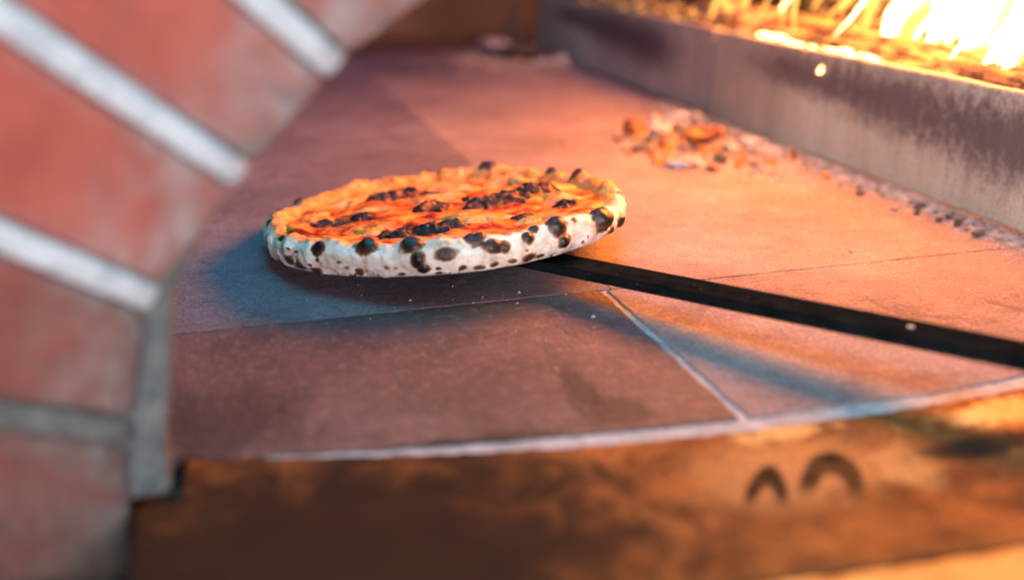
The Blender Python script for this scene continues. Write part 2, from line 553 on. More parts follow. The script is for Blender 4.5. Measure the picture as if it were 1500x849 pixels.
base = empty('masonry_plinth', (0, 0, -.38), (0, 0, ROT))
tag(base, 'brown masonry block under the oven floor and its ledge', 'plinth')
t = NT('base_render')
t.set(Base_Color=t.ramp(t.noise(9, 6, .6), (.3, (.05, .035, .028)), (.7, (.13, .09, .07))), Roughness=.9)
t.bump(t.noise(60, 5, .7), .5, .003)
slab('block', [(-.05, .19), (1.3, .19), (1.3, .475), (1.35, 2.35), (-1.1, 2.35), (-1.1, .80), (-.6, .475), (-.05, .475)], .35, t.m, top=.3475, parent=base, step=.2, bevel=.004)

# ------------------------------------------------------------------ brick arch
arch = empty('brick_arch', W(-.0557, .4198, 0), (0, 0, ROT))
tag(arch, 'red brick oven mouth arch with thick white mortar joints in the foreground', 'arch')
DEP = .043
JO = [((-.0075, -.135), 4), ((-.0046, -.048), 10), ((.0040, .0355), 17.5), ((.0214, .0962), 31), ((.0624, .1465), 39.5),
      ((.1045, .1896), 44), ((.153, .2245), 51), ((.209, .2530), 60), ((.270, .2735), 70), ((.333, .2855), 80)]
CR = .364
JO += [((2 * CR - p[0], p[1]), 180 - a) for p, a in JO[::-1]]
LEN = .23
MW = .0138


def ring_pt(i, w, side):
    """inner point of joint i moved half the joint width along the arch, plus its outward direction"""
    (s, z), a = JO[i]
    r = math.radians(a)
    d = Vector((-math.cos(r), math.sin(r)))
    n = Vector((math.sin(r), math.cos(r)))
    return Vector((s, z)) + n * (side * w / 2), d


def rounded_box(L, Hh, D, r, cuts, fn, amp=.0007, seed=0.0):
    """rounded block in its own metric space, mapped by fn(a, b, c) with a, b, c in 0..1"""
    bm = bmesh.new()
    bmesh.ops.create_cube(bm, size=1)
    bmesh.ops.subdivide_edges(bm, edges=bm.edges[:], cuts=cuts, use_grid_fill=True)
    half = Vector((L / 2, Hh / 2, D / 2))
    sm = []
    out = []
    for v in bm.verts:
        g = Vector([math.copysign(abs(2 * c) ** .72, c) / 2 * 2 for c in v.co])
        p = Vector((g.x * half.x, g.y * half.y, g.z * half.z))
        q = Vector([max(-h + r, min(h - r, x)) for x, h in zip(p, half)])
        d = p - q
        if d.length > 1e-9: p = q + d.normalized() * min(d.length, r) if d.length > r else p
        a, b, c = p.x / L + .5, p.y / Hh + .5, p.z / D + .5
        x = fn(a, b, c)
        k = amp * (nz(x.x, x.y, x.z, 60, seed, 5) + 1.6 * nz(x.x, x.y, x.z, 22, seed, 2))
        nrm = (p - q).normalized() if (p - q).length > 1e-9 else p.normalized()
        out.append((x, k, nrm))
        e = max(0, 1 - a / .26)
        eb = max(0, 1 - min(b, 1 - b) / .16) * .35
        sm.append(min(1, e ** 1.3 * 1.0 + eb))
    for v, (x, k, nrm) in zip(bm.verts, out):
        v.co = x + Vector((-nrm.x, -nrm.z, nrm.y)) * k * .7
    me = bpy.data.meshes.new('block')
    bmesh.ops.recalc_face_normals(bm, faces=bm.faces)
    bm.to_mesh(me)
    bm.free()
    at = me.attributes.new('smear', 'FLOAT', 'POINT')
    at.data.foreach_set('value', np.array(sm, dtype=np.float32))
    return me


for i in range(len(JO) - 1):
    p0, d0 = ring_pt(i, MW, 1)
    p1, d1 = ring_pt(i + 1, MW, -1)

    def fn(a, b, c, p0=p0, d0=d0, p1=p1, d1=d1):
        q = (p0 + d0 * LEN * a).lerp(p1 + d1 * LEN * a, b)
        return Vector((q.x, c * DEP, q.y))
    me = rounded_box(LEN, (p1 - p0).length, DEP, .0045, 13, fn, seed=i * 1.3)
    o = link_me('brick', me, M_DBRICK if i in (0, 1) else M_MBRICK if i == 2 else M_BRICK, arch)
    if i in (0, 1): o['label'] = 'grey stained brick at the foot of the arch'
for i in range(len(JO)):
    (s, z), ang = JO[i]
    p0, d0 = ring_pt(i, MW - .0002, -1)
    p1, d1 = ring_pt(i, MW - .0002, 1)

    def fn(a, b, c, p0=p0, d0=d0, p1=p1, d1=d1):
        q = (p0 + d0 * (LEN * a - .0005)).lerp(p1 + d1 * (LEN * a - .0005), b)
        return Vector((q.x, -.0008 + c * (DEP - .001), q.y))
    me = rounded_box(LEN, MW, DEP, .004, 9, fn, amp=.0009, seed=40 + i)
    link_me('mortar_joint', me, M_DMORTAR if i in (1, 2) else M_MORTAR, arch)
# the grey rendered reveal just behind the bricks, a little narrower than the brick opening
zz_ = np.linspace(0.001, .2735, 90)
s_in = [(-.13, -.0072), (-.048, -.0046), (.0355, .0040), (.0962, .0214), (.1465, .0624), (.1896, .1045), (.2245, .153), (.2530, .209), (.2735, .270)]
s_of = [(0, .0172), (.05, .0150), (.085, .0095), (.115, .0035), (.135, -.001), (.16, -.003), (.28, -.004)]
bm = bmesh.new()
rows = []
NV = 9
for z in zz_:
    s0 = np.interp(z, [a for a, b in s_in], [b for a, b in s_in])
    of = np.interp(z, [a for a, b in s_of], [b for a, b in s_of]) + .0007 * nz(z, 0, 0, 60, 3)
    f0, f1 = .0040, .0260
    pr_ = [(s0 - .012, f0)] + [(s0 - .012 + (of + .012 - .003) * k / 6, f0) for k in range(1, 7)] + [(s0 + of - .0012, f0 + .0007), (s0 + of, f0 + .0028)] + [(s0 + of, f0 + .0028 + (f1 - f0 - .0028) * k / 4) for k in range(1, 5)] + [(s0 - .012, f1)]
    row = []
    for (a, b) in pr_:
        k = .0008 * nz(a, b, z, 70, 5, 4)
        row.append(bm.verts.new((a, b + k, z)))
    rows.append(row)
for a, b in zip(rows[:-1], rows[1:]):
    for k in range(len(a)):
        k2 = (k + 1) % len(a)
        bm.faces.new((a[k], a[k2], b[k2], b[k]))
bm.faces.new(rows[0]); bm.faces.new(rows[-1])
link('reveal', bm, M_JAMB, arch)

# ------------------------------------------------------------------ vault behind
t0, t1 = math.radians(-25), math.radians(205)
bm = bmesh.new()
rows = []
NA, NB = 90, 16
for sgn, off in ((1, 0.0), (1, .08)):
    g = []
    for i in range(NA + 1):
        a = t0 + (t1 - t0) * i / NA
        row = []
        for j in range(NB + 1):
            b = math.radians(48) * j / NB
            R = 1.0 + off
            x, y, z = R * math.cos(b) * math.cos(a) * .98, R * math.cos(b) * math.sin(a) * 1.12, .62 * math.sin(b) * (1 + off)
            k = .012 * nz(x, y, z, 6, 2)
            row.append(bm.verts.new((x * (1 + k), y * (1 + k), z)))
        g.append(row)
    rows.append(g)
for g in rows:
    for i in range(NA):
        for j in range(NB):
            bm.faces.new((g[i][j], g[i + 1][j], g[i + 1][j + 1], g[i][j + 1]))
for i in range(NA):
    for j in (0, NB):
        bm.faces.new((rows[0][i][j], rows[0][i + 1][j], rows[1][i + 1][j], rows[1][i][j]))
vault = link('oven_vault', bm, M_DOME, loc=W(.22, 1.12, 0), rotz=ROT)
tag(vault, 'sooty curved brown oven wall closing the far end of the floor', 'oven wall')

# ------------------------------------------------------------------ steel plates
PU = UV(.424, .788)[0]                # face of the plates, u constant
def plate(v0, v1, label, face=0.0, hgt=.117):
    c = (v0 + v1) / 2
    r = empty('steel_plate', W(PU + face, c, 0), (0, 0, ROT + math.pi / 2))   # local x runs into the oven, -y is right
    tag(r, label, 'steel plate', 'steel plates holding back the fire')
    L, T = v1 - v0, .011
    bm = bmesh.new()
    bmesh.ops.create_cube(bm, size=1)
    for v in bm.verts: v.co = Vector((v.co.x * L, (v.co.y - .5) * T, .0055 + (v.co.z + .5) * (hgt - .0055)))
    bmesh.ops.bevel(bm, geom=bm.edges[:], offset=.0014, segments=2, affect='EDGES')
    bmesh.ops.subdivide_edges(bm, edges=[e for e in bm.edges if abs(e.verts[0].co.x - e.verts[1].co.x) > L * .8], cuts=60)
    for v in bm.verts:
        v.co.y += .0012 * nz(v.co.x, 0, v.co.z * .3, 7, 4)
        if v.co.z > .05: v.co.z += .0008 * nz(v.co.x, 0, 0, 25, 4)
    link('panel', bm, M_PLATE, r, smooth=False)
    for k in (-.42, .42):
        bm = bmesh.new()
        bmesh.ops.create_cube(bm, size=1)
        for v in bm.verts: v.co = Vector((k * L + v.co.x * .02, -.0055 + v.co.y * .009, .0030 + v.co.z * .0060))
        link('foot', bm, M_BLACK, r, smooth=False)
    return r
VS = UV(.261, 1.333)[1]
plate(.48, VS - .0045, 'long grey steel plate with purple scorching, nearest the oven mouth', 0.0)
plate(VS + .0045, 1.98, 'farther brown grey steel plate past the dark gap, deep in the oven', .004, .118)

# ------------------------------------------------------------------ pizza
PC, PR, PAX, PAY, PZ, PH = (-.0526, .7715), .1440, .0765, -.0590, .0142, .0238
nrm = Vector((-PAX, -PAY, 1)).normalized()
q = Vector((0, 0, 1)).rotation_difference(nrm)
pizza = empty('pizza', (PC[0], PC[1], PZ))
pizza.rotation_euler = q.to_euler()
tag(pizza, 'round pizza with leopard spotted pale crust and charred cheese resting on a black peel', 'pizza')
prof = [(0, .0), (.35, .0), (.62, .0), (.80, 0), (.90, .0), (.945, .0003), (.965, .0012), (.982, .0032), (.993, .006), (.999, .0092), (1.0, .0118),
        (.996, .0148), (.986, .0176), (.970, .0199), (.950, .0212), (.928, .0215), (.905, .0208), (.882, .0190), (.86, .0165), (.83, .0138), (.78, .012), (.6, .0115), (.3, .0115), (0, .0115)]
prof = [(a, b * 1.108) for a, b in prof]
# resample the profile evenly
pr = np.array(prof) * np.array([PR, 1.0])
seg = np.r_[0, np.cumsum(np.hypot(*np.diff(pr, axis=0).T))]
# dense on the rim
tt = np.unique(np.r_[np.linspace(0, seg[4], 8), np.linspace(seg[4], seg[20], 74), np.linspace(seg[20], seg[-1], 10)])
pp = np.stack([np.interp(tt, seg, pr[:, 0]), np.interp(tt, seg, pr[:, 1])], 1)
NAng = 620
angs = np.linspace(0, 2 * np.pi, NAng, endpoint=False)
V = np.zeros((len(pp), NAng, 3))
for i, (r, z) in enumerate(pp):
    V[i, :, 0] = r * np.cos(angs); V[i, :, 1] = r * np.sin(angs); V[i, :, 2] = z
# angular modulation of the rim
hm = np.array([1 + .16 * nz(math.cos(a) * 2.2, math.sin(a) * 2.2, 0, 1, 3, 3) + .13 * nz(math.cos(a) * 8, math.sin(a) * 8, 0, 1, 8, 4) for a in angs])
rm = np.array([1 + .012 * nz(math.cos(a) * 1.6, math.sin(a) * 1.6, 5, 1, 1, 2) + .006 * nz(math.cos(a) * 8, math.sin(a) * 8, 5, 1, 1, 3) for a in angs])


def bumpang(deg, width, amt):
    global hm
    d = (np.degrees(angs) - deg + 180) % 360 - 180
    hm = hm + amt * np.exp(-(d / width) ** 2)
bumpang(282, 5, .10); bumpang(338, 16, -.10); bumpang(205, 30, .02); bumpang(266, 4, .05); bumpang(252, 4, .05); bumpang(120, 20, .05); bumpang(75, 10, .12)
bumpang(300, 12, -.05)
V[:, :, 2] *= 1 + (hm[None, :] - 1) * 1.0
V[:, :, :2] *= rm[None, :, None]


def rim_pt(deg, zf):
    i = int(round(deg / 360 * NAng)) % NAng
    zt = zf * PH
    k0 = np.argmax(pp[:, 0]) - 14
    ks = [k for k in range(len(pp)) if pp[k, 0] > .92 * PR]
    if zf <= .97:
        ks = [k for k in ks if k <= np.argmax(pp[:, 1])]
    k = min(ks, key=lambda k: abs(pp[k, 1] - zt))
    return V[k, i].copy()


# (angle, height fraction, radius across mm, up mm, swelling, darkness)
BL = [(252, .93, 8.0, 6.0, .42, 1.0), (236, .84, 5.5, 4.6, .3, .95), (265, .93, 6.2, 6.0, .42, 1.0), (266.3, .55, 4.6, 5.5, .3, .95),
      (267.5, .3, 3.6, 3.2, .25, 1.0), (274, .66, 6.2, 4.4, .2, .72), (283, 1.0, 7.0, 5.4, .45, .95), (287, .74, 5.4, 4.6, .35, .82), (290.5, .72, 3.4, 4.0, .25, .7),
      (297, .86, 4.6, 4.0, .35, .95), (300, .98, 3.6, 3.6, .3, .9), (307.5, .92, 7.2, 6.6, .55, .98), (309, .46, 4.8, 4.2, .4, .97), (314.5, .9, 2.6, 2.6, .2, .5),
      (327, .82, 9.6, 7.6, .62, 1.0), (331, .36, 4.6, 3.6, .4, .95), (340, .42, 5.2, 5.0, .45, .98),
      (222, .32, 5.0, 3.4, .12, .72), (227, .22, 5.0, 3.2, .12, .7), (234, .12, 5.5, 3.0, .1, .74), (249, .2, 3.0, 2.8, .1, .6), (261, .14, 2.8, 2.0, .1, .62), (246, .08, 2.4, 1.6, .05, .7),
      (278, .22, 3.0, 2.0, .1, .66), (283, .18, 4.4, 2.4, .1, .55), (292, .25, 3.6, 2.4, .1, .5), (296.5, .26, 5.4, 3.4, .15, .72), (287, .2, 3, 2, .1, .6), (301, .2, 3.4, 1.8, .1, .7), (272, .1, 2.6, 1.6, .05, .7),
      (258, .4, 2.6, 2.2, .05, .4), (214, .96, 4.2, 2.6, .2, .85), (196, .95, 4.0, 3.0, .2, .8), (219, .98, 3.2, 2.0, .2, .7), (206, .4, 4.2, 3.2, .1, .6), (213, .14, 5.0, 2.6, .1, .7),
      (94, .9, 5.0, 4.0, .3, .7), (76, 1.0, 8.0, 6.0, .5, .95), (48, 1.0, 7.0, 5.0, .5, .9), (33, 1.0, 8.5, 6.0, .55, .92), (118, .9, 6, 4, .2, .55),
      (160, 1.0, 6.5, 4, .4, .8), (178, 1.0, 5, 4, .3, .85), (8, .6, 5, 5, .4, .9), (355, .9, 4.0, 3.5, .3, .6), (100, .6, 7, 6, .4, .9), (130, .6, 8, 6, .4, .9), (60, .6, 8, 6, .4, .9), (150, .5, 8, 6, .4, .9), (25, .5, 7, 6, .4, .9)]
for k in range(65):
    BL.append((rng.uniform(190, 360) if k < 55 else rng.uniform(0, 190), rng.choice([.06, .12, .18, .25, .35, .5, .7, .9], p=[.2, .2, .18, .14, .1, .08, .05, .05]), rng.uniform(.9, 2.2), rng.uniform(.8, 1.7), .08, rng.uniform(.35, .8)))
char = np.zeros(V.shape[:2])
disp = np.zeros(V.shape[:2])
flat = V.reshape(-1, 3)
nfine = np.array([nz(p[0], p[1], p[2], 260, 2, 4) for p in flat]).reshape(char.shape)
nmid = np.array([nz(p[0], p[1], p[2], 75, 6, 3) for p in flat]).reshape(char.shape)
for (deg, zf, ra, ru, sw, dk) in BL:
    c = rim_pt(deg % 360, zf)
    a = math.radians(deg)
    tang = np.array([-math.sin(a), math.cos(a), 0])
    d = V - c
    al = d @ tang
    oth = np.sqrt(np.maximum(0, (d ** 2).sum(-1) - al ** 2))
    rr = np.sqrt((al / (ra * .00104)) ** 2 + (oth / (ru * .00104)) ** 2) * (1 + .34 * nmid + .16 * nfine)
    s = np.clip(1.25 - rr, 0, 1)
    s = s * s * (3 - 2 * s)
    char = np.maximum(char, np.clip((1.52 - rr) / 1.0, 0, 1) * dk)
    hb = np.clip(1 - rr ** 2, 0, 1) ** .6
    disp = np.maximum(disp, hb * sw * .0017 * min(ra, ru))
# normals: radial/up from the centre line of the rim
cen = np.zeros_like(V)
cen[..., 0] = .93 * PR * np.cos(angs)[None]; cen[..., 1] = .93 * PR * np.sin(angs)[None]; cen[..., 2] = PH * .45
N = V - cen
N /= np.linalg.norm(N, axis=-1, keepdims=True) + 1e-9
rimmask = np.clip((np.hypot(V[..., 0], V[..., 1]) / PR - .84) / .05, 0, 1)
up = np.clip((V[..., 2] - .0005) / .002, 0, 1)
V = V + N * ((disp + .0018 * nmid + .0005 * nfine) * rimmask * up)[..., None]
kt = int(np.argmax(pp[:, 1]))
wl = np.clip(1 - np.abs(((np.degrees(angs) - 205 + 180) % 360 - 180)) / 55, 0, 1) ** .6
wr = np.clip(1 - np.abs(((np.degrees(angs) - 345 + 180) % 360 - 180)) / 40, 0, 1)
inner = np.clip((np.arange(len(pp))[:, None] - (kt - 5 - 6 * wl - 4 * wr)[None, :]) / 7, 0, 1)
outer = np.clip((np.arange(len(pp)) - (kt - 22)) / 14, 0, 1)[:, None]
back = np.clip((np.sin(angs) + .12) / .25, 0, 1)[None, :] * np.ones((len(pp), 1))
fire_tint = np.clip(inner + outer * back + .25 * nmid * (inner + back * outer > .02), 0, 1)  # paints the fire's orange light onto rim top, inner slope and back
faces = []
nr = len(pp)
for i in range(nr - 1):
    for j in range(NAng):
        j2 = (j + 1) % NAng
        faces.append((i * NAng + j, i * NAng + j2, (i + 1) * NAng + j2, (i + 1) * NAng + j))
me = mesh_from('crust', V.reshape(-1, 3), faces, {'char': char.reshape(-1), 'fire_tint': fire_tint.reshape(-1)})
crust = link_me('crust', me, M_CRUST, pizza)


def heightfield(name, cx, cy, rx, ry, zf, hfun, mat, parent, seed, na=72, nr_=16, rot=0.0, wob=.25, skirt=.004):
    """a lumpy patch: round outline with a wobbling edge, centre raised, closed underneath"""
    vs, fs = [], []
    for i in range(nr_ + 1):
        r = i / nr_
        for j in range(na):
            a = 2 * math.pi * j / na
            w = 1 + wob * nz(math.cos(a) * 1.3, math.sin(a) * 1.3, seed, 1, seed, 3) * 1.4
            x, y = rx * r * w * math.cos(a), ry * r * w * math.sin(a)
            x, y = cx + x * math.cos(rot) - y * math.sin(rot), cy + x * math.sin(rot) + y * math.cos(rot)
            vs.append((x, y, zf(x, y) + hfun(x, y, r)))
    for i in range(nr_):
        for j in range(na):
            j2 = (j + 1) % na
            fs.append((i * na + j, i * na + j2, (i + 1) * na + j2, (i + 1) * na + j))
    b = len(vs)
    for j in range(na):
        x, y, z = vs[nr_ * na + j]
        vs.append((x, y, z - skirt))
    for j in range(na):
        j2 = (j + 1) % na
        fs.append((nr_ * na + j, nr_ * na + j2, b + j2, b + j))
    fs.append(tuple(range(b, b + na)))
    return link_me(name, mesh_from(name, vs, fs), mat, parent)


def sauce_z(x, y):
    r = math.hypot(x, y) / PR
    edge = max(0, (r - .70) / .16)
    near = min(1, max(0, .5 - 1.6 * y / PR))         # the topping has run up the near side of the rim
    return .0160 + .0030 * max(0, 1 - r * 1.1) + .0020 * nz(x, y, 0, 42, 4, 3) + .0034 * max(0, nz(x, y, 0, 22, 9, 2)) + .0062 * near * min(1, edge) ** 1.3 - .0012 * (1 - near) * min(1, edge)


heightfield('sauce', 0, -.012 * PR, PR * .90, PR * .885, sauce_z, lambda x, y, r: -.004 * max(0, (r - .93) / .07) ** 2, M_SAUCE, pizza, 2, na=260, nr_=80, wob=.035, skirt=.003)
for k, (x, y, rx, ry, rot, hh) in enumerate([(-.55, .42, .20, .12, .6, .0050), (-.12, .62, .26, .13, -.1, .0060), (.36, .60, .18, .12, -.3, .0060), (.62, .36, .17, .13, -.8, .0055), (.66, -.02, .14, .12, -.3, .0050),
                                             (.20, -.34, .22, .13, .1, .0045), (-.08, .30, .20, .13, .2, .0040), (-.34, -.44, .18, .09, -.3, .0030), (-.72, -.02, .12, .16, .3, .0050), (-.40, .08, .13, .09, 0, .0035),
                                             (.52, -.46, .15, .10, .6, .0050), (.02, -.74, .20, .07, 0, .0040)]):
    def hf(x, y, r, hh=hh, k=k):
        return hh * .9 * max(0, 1 - r ** 2.4) - .0016 * r + .0016 * nz(x, y, k, 60, k, 3) * (1 - r * .6) + .0006 * nz(x, y, k, 240, k, 2)
    heightfield('cheese', x * PR, y * PR, rx * PR, ry * PR, sauce_z, hf, M_CHEESE, pizza, k * 2.1 + 1, rot=rot, wob=.45)
for k, (x, y, rx, ry, rot, hh) in enumerate([(-.36, .40, .10, .08, .15, .0085), (-.24, .43, .12, .07, -.2, .0090), (-.60, -.20, .13, .06, .2, .0055), (-.44, -.16, .07, .06, -.4, .0070), (-.07, .0, .095, .085, .1, .0085),
                                             (-.03, -.54, .09, .06, .1, .0075), (.07, -.50, .08, .06, .3, .0065), (.22, -.03, .12, .08, .5, .0080), (.35, .05, .12, .08, .3, .0100), (.47, .24, .10, .08, .1, .0100), (.58, .27, .08, .07, .1, .0080),
                                             (-.20, -.56, .10, .055, .0, .0060), (.45, -.36, .06, .05, .4, .0050), (.66, -.18, .07, .06, .2, .0065), (.14, .14, .06, .045, .8, .005)]):
    def hf(x, y, r, hh=hh, k=k):
        return hh * .72 * max(0, 1 - r ** 2) ** .9 - .0015 * r + hh * .50 * nz(x * .9, y * 1.2, k * 3, 75, k, 3) * (1 - r * .4) + .0013 * nz(x, y, k, 190, k, 4)
    heightfield('burnt_blister', x * PR, y * PR, rx * PR * 1.3, ry * PR * 1.2, sauce_z, hf, M_BURNT, pizza, k * 1.3 + 20, rot=rot, wob=.26, na=80, nr_=22)

# ------------------------------------------------------------------ peel
peel = empty('pizza_peel', (-.012, .7165, .0))
tag(peel, 'black steel pizza peel with long flat handle lifting the pizza off the floor', 'pizza peel')
o = Vector((-.012, .7165, 0))
ed = Vector((.75, -.66, 0)).normalized()
bm = bmesh.new()
na = 96
bc = Vector((PC[0], PC[1], 0)) + ed * .008
rings = []
for (rr, dz) in ((.0, -.0004), (.104, -.0004), (.1065, -.0012), (.1065, -.0024), (.104, -.0030), (.0, -.0030)):
    ring = []
    for j in range(na):
        a = 2 * math.pi * j / na
        x, y = bc.x + rr * math.cos(a), bc.y + rr * math.sin(a)
        ring.append(bm.verts.new((x - o.x, y - o.y, PZ + dz + PAX * (x - PC[0]) + PAY * (y - PC[1]))))
    rings.append(ring)
for a, b in zip(rings[:-1], rings[1:]):
    for j in range(na):
        bm.faces.new((a[j], a[(j + 1) % na], b[(j + 1) % na], b[j]))
bmesh.ops.remove_doubles(bm, verts=bm.verts[:], dist=1e-6)
link('blade', bm, M_BLACK, peel)
h0, h1 = Vector((-.012, .7165, .0135)), Vector((.268, .477, .0335))
hd = (h1 - h0).normalized()
hs = Vector((hd.y, -hd.x, 0)).normalized()
hu = hs.cross(hd) * (1 if hs.cross(hd).z > 0 else -1)
bm = bmesh.new()
bmesh.ops.create_cube(bm, size=1)
Lh = (h1 - h0).length + .75
for v in bm.verts:
    tt_ = v.co.x + .5
    v.co = (h0 - o) + hd * (tt_ * Lh) + hs * (v.co.y * .022) + hu * (v.co.z * .0075)
bmesh.ops.bevel(bm, geom=bm.edges[:], offset=.0012, segments=3, affect='EDGES')
link('handle', bm, M_BLACK, peel, smooth=False)
bm = bmesh.new()
bmesh.ops.create_uvsphere(bm, u_segments=20, v_segments=10, radius=1)
t = NT('worn_rivet')
t.set(Base_Color=t.ramp(t.noise(300), (.3, (.16, .17, .17)), (.7, (.3, .31, .31))), Roughness=.6, Metallic=.0)
rp = (h0 - o) + hd * ((h1 - h0).length * .84) + hu * .0037
for v in bm.verts:
    c = v.co.copy()
    v.co = rp + hd * (c.x * .0022) + hs * (c.y * .0022) + hu * (c.z * .0009)
link('rivet', bm, t.m, peel)

# ------------------------------------------------------------------ coals and ash
def lump(name, size, mat, seed, squash=(1, .8, .6), sub=3):
    bm = bmesh.new()
    bmesh.ops.create_icosphere(bm, subdivisions=sub, radius=1)
    for v in bm.verts:
        p = v.co.copy()
        # facet: flatten towards a few random planes
        rs = random.Random(seed)
        for _ in range(7):
            d = Vector((rs.gauss(0, 1), rs.gauss(0, 1), rs.gauss(0, 1))).normalized()
            k = rs.uniform(.55, .85)
            if p.dot(d) > k: p -= d * (p.dot(d) - k)
        p *= 1 + .34 * nz(p.x, p.y, p.z, 2.4, seed, 5)
        v.co = Vector((p.x * squash[0], p.y * squash[1], p.z * squash[2])) * size
    zmin = min(v.co.z for v in bm.verts)
    for v in bm.verts: v.co.z -= zmin
    return link(name, bm, mat, smooth=False)


def floor_xy(px, py):
    u, v = floor_uv(px, py)
    w = W(u, v)
    return w


COALS = [  # px, py (base), size m, squash, material, z lift, label
    (930, 205, .024, (1.0, .8, .85), M_COAL_HOT, 0, 'largest orange glowing coal, at the far left end of the ember heap'),
    (905, 207, .008, (1, .8, .7), M_COAL_HOT, 0, 'tiny orange ember lying alone left of the ember heap'),
    (965, 200, .026, (1, .9, .8), M_COAL_ASH, 0, 'pale ash covered coal right beside the largest glowing coal'),
    (992, 192, .028, (1, .8, .8), M_COAL_ASH, 0, 'lilac grey ash lump at the back of the heap against the plate gap'),
    (1018, 190, .020, (1, .8, 1), M_COAL_ASH, 0, 'whitish ash lump standing below the dark gap between plates'),
    (975, 222, .017, (1.1, .8, .7), M_COAL_HOT, 0, 'glowing coal with grey crust in the middle of the heap'),
    (968, 243, .012, (1, .8, .8), M_COAL_HOT, 0, 'bright orange ember at the lower left front of the heap'),
    (1003, 246, .021, (1.5, .8, .55), M_COAL_ASH, 0, 'long white ash crusted coal with dark underside, front of the heap'),
    (1020, 222, .024, (1.3, .7, .7), M_COAL_HOT, .006, 'long pinkish coal leaning up on top of the heap'),
    (1042, 212, .020, (1.4, .7, .7), M_COAL_HOT, .004, 'pink red stick of coal at the top right of the heap'),
    (1055, 240, .013, (1, .8, .8), M_COAL_BLACK, 0, 'dark purple grey charcoal in the right half of the heap'),
    (1045, 252, .009, (1, .8, .8), M_COAL_HOT, 0, 'orange ember just in front of the dark charcoal'),
    (1085, 238, .010, (1, .8, .8), M_COAL_HOT, 0, 'rust orange ember right of the dark charcoal'),
    (1072, 222, .014, (1.3, .9, .6), M_COAL_ASH, 0, 'flat cream coloured ash flake behind the rust orange ember'),
    (1120, 228, .020, (1.4, 1, .55), M_COAL_ASH, 0, 'broad cream ash mound at the right end of the heap'),
    (1100, 215, .018, (1.4, 1, .6), M_COAL_ASH, 0, 'cream ash mound touching the foot of the plate'),
    (1160, 240, .010, (.6, .6, 1.4), M_COAL_HOT, 0, 'thin upright reddish coal sliver beside the plate foot'),
    (1210, 262, .007, (1, .8, .8), M_COAL_HOT, 0, 'small orange ember among grey grit along the plate'),
    (1432, 346, .008, (1.2, .8, .7), M_COAL_BLACK, 0, 'black charcoal chip at the plate foot near the right edge'),
    (726, 82, .036, (1, .8, .8), M_COAL_ASH, 0, 'left of the two pale ash lumps far back in the oven'),
    (812, 104, .032, (1.2, .8, .6), M_COAL_ASH, 0, 'right of the two pale ash lumps far back in the oven'),
    (770, 88, .05, (1.3, .9, .45), M_COAL_BLACK, 0, 'low dark cinder mound between the two far ash lumps'),
]
for k, (px, py, s, sq, mt, dz, lab) in enumerate(COALS):
    o_ = lump('coal', s * (.70 if py > 120 else 1), mt, k * 3.7 + 1, (sq[0], sq[1], sq[2] * (.85 if py > 120 else .7)))
    w = floor_xy(px, py)
    o_.location = (w.x, w.y, dz)
    o_.rotation_euler = (random.uniform(-.25, .25) if dz else 0, random.uniform(-.3, .1) if dz else 0, random.uniform(-.8, .8))
    tag(o_, lab, 'coal', 'coals and ash lumps on the oven floor')
# small chips, all alike
chips = [lump('charcoal_chip', 1, m_, 90 + i, (1, .8, .65), 2) for i, m_ in enumerate((M_COAL_BLACK, M_COAL_ASH, M_COAL_HOT, M_COAL_ASH))]
n = 0
def chip(x, y, s, kind, z=0.0):
    global n
    src = chips[kind]
    if 'label' not in src:
        o_ = src
    else:
        o_ = src.copy(); col.objects.link(o_)
    lab = {0: 'tiny black charcoal chip lying in the grey grit beside the steel plate', 1: 'tiny pale ash chip lying in the grit beside the steel plate',
           2: 'tiny glowing red chip among the coals beside the steel plate', 3: 'tiny pale ash chip lying in the grit beside the steel plate'}[kind]
    tag(o_, lab, 'chip', ['black charcoal chips', 'pale ash chips', 'glowing chips', 'pale ash chips'][kind] + ' along the plate')
    o_.location = (x, y, z)
    o_.rotation_euler = (0, 0, random.uniform(0, 6.28))
    o_.scale = (s, s, s)
for k in range(170):
    v = random.uniform(.66, 1.30)
    off = abs(random.gauss(0, .016)) + .004
    w = W(PU - off, v)
    chip(w.x, w.y, random.uniform(.0016, .0042), random.choices([0, 1, 3], [4, 4, 3])[0])
for k in range(150):
    t_ = random.random()
    w = floor_xy(915 + 250 * t_, 208 + 32 * t_ + random.gauss(0, 14))
    chip(w.x, w.y, random.uniform(.0020, .0062), random.choices([0, 1, 2, 3], [2.4, 4, 3.2, 3])[0])

# ash grit: nobody could count it
vs, fs = [], []
def grain(x, y, z, s):
    b = len(vs)
    for (a, c, d) in ((1, 0, 0), (-.6, .8, 0), (-.6, -.8, 0), (.1, 0, 1.1), (0, 0, -.4)):
        vs.append((x + s * (a + random.uniform(-.4, .4)), y + s * (c + random.uniform(-.4, .4)), max(0, z + s * (d * .8 + .3))))
    for f in ((0, 1, 3), (1, 2, 3), (2, 0, 3), (0, 4, 1), (1, 4, 2), (2, 4, 0)):
        fs.append(tuple(b + i for i in f))
for k in range(19000):
    v = random.uniform(.50, 1.34)
    wid = .0215 + .008 * nz(v, 0, 0, 11, 2)
    off = abs(random.gauss(0, 1)) * wid * .62
    if random.random() < .12: off *= 2.2
    w = W(PU - .001 - off, v)
    z = max(0, .0055 * (1 - off / .018)) * random.random()
    grain(w.x, w.y, z, random.uniform(.0004, .0013))
for k in range(4200):
    t_ = random.random()
    w = floor_xy(905 + 290 * t_, 200 + 48 * t_ + random.gauss(0, 17))
    uu, vv = UV(w.x, w.y)
    if uu > PU - .001: continue
    d = max(0, 1 - abs(PU - uu) / .16)
    grain(w.x, w.y, .006 * d * random.random(), random.uniform(.0005, .0018))
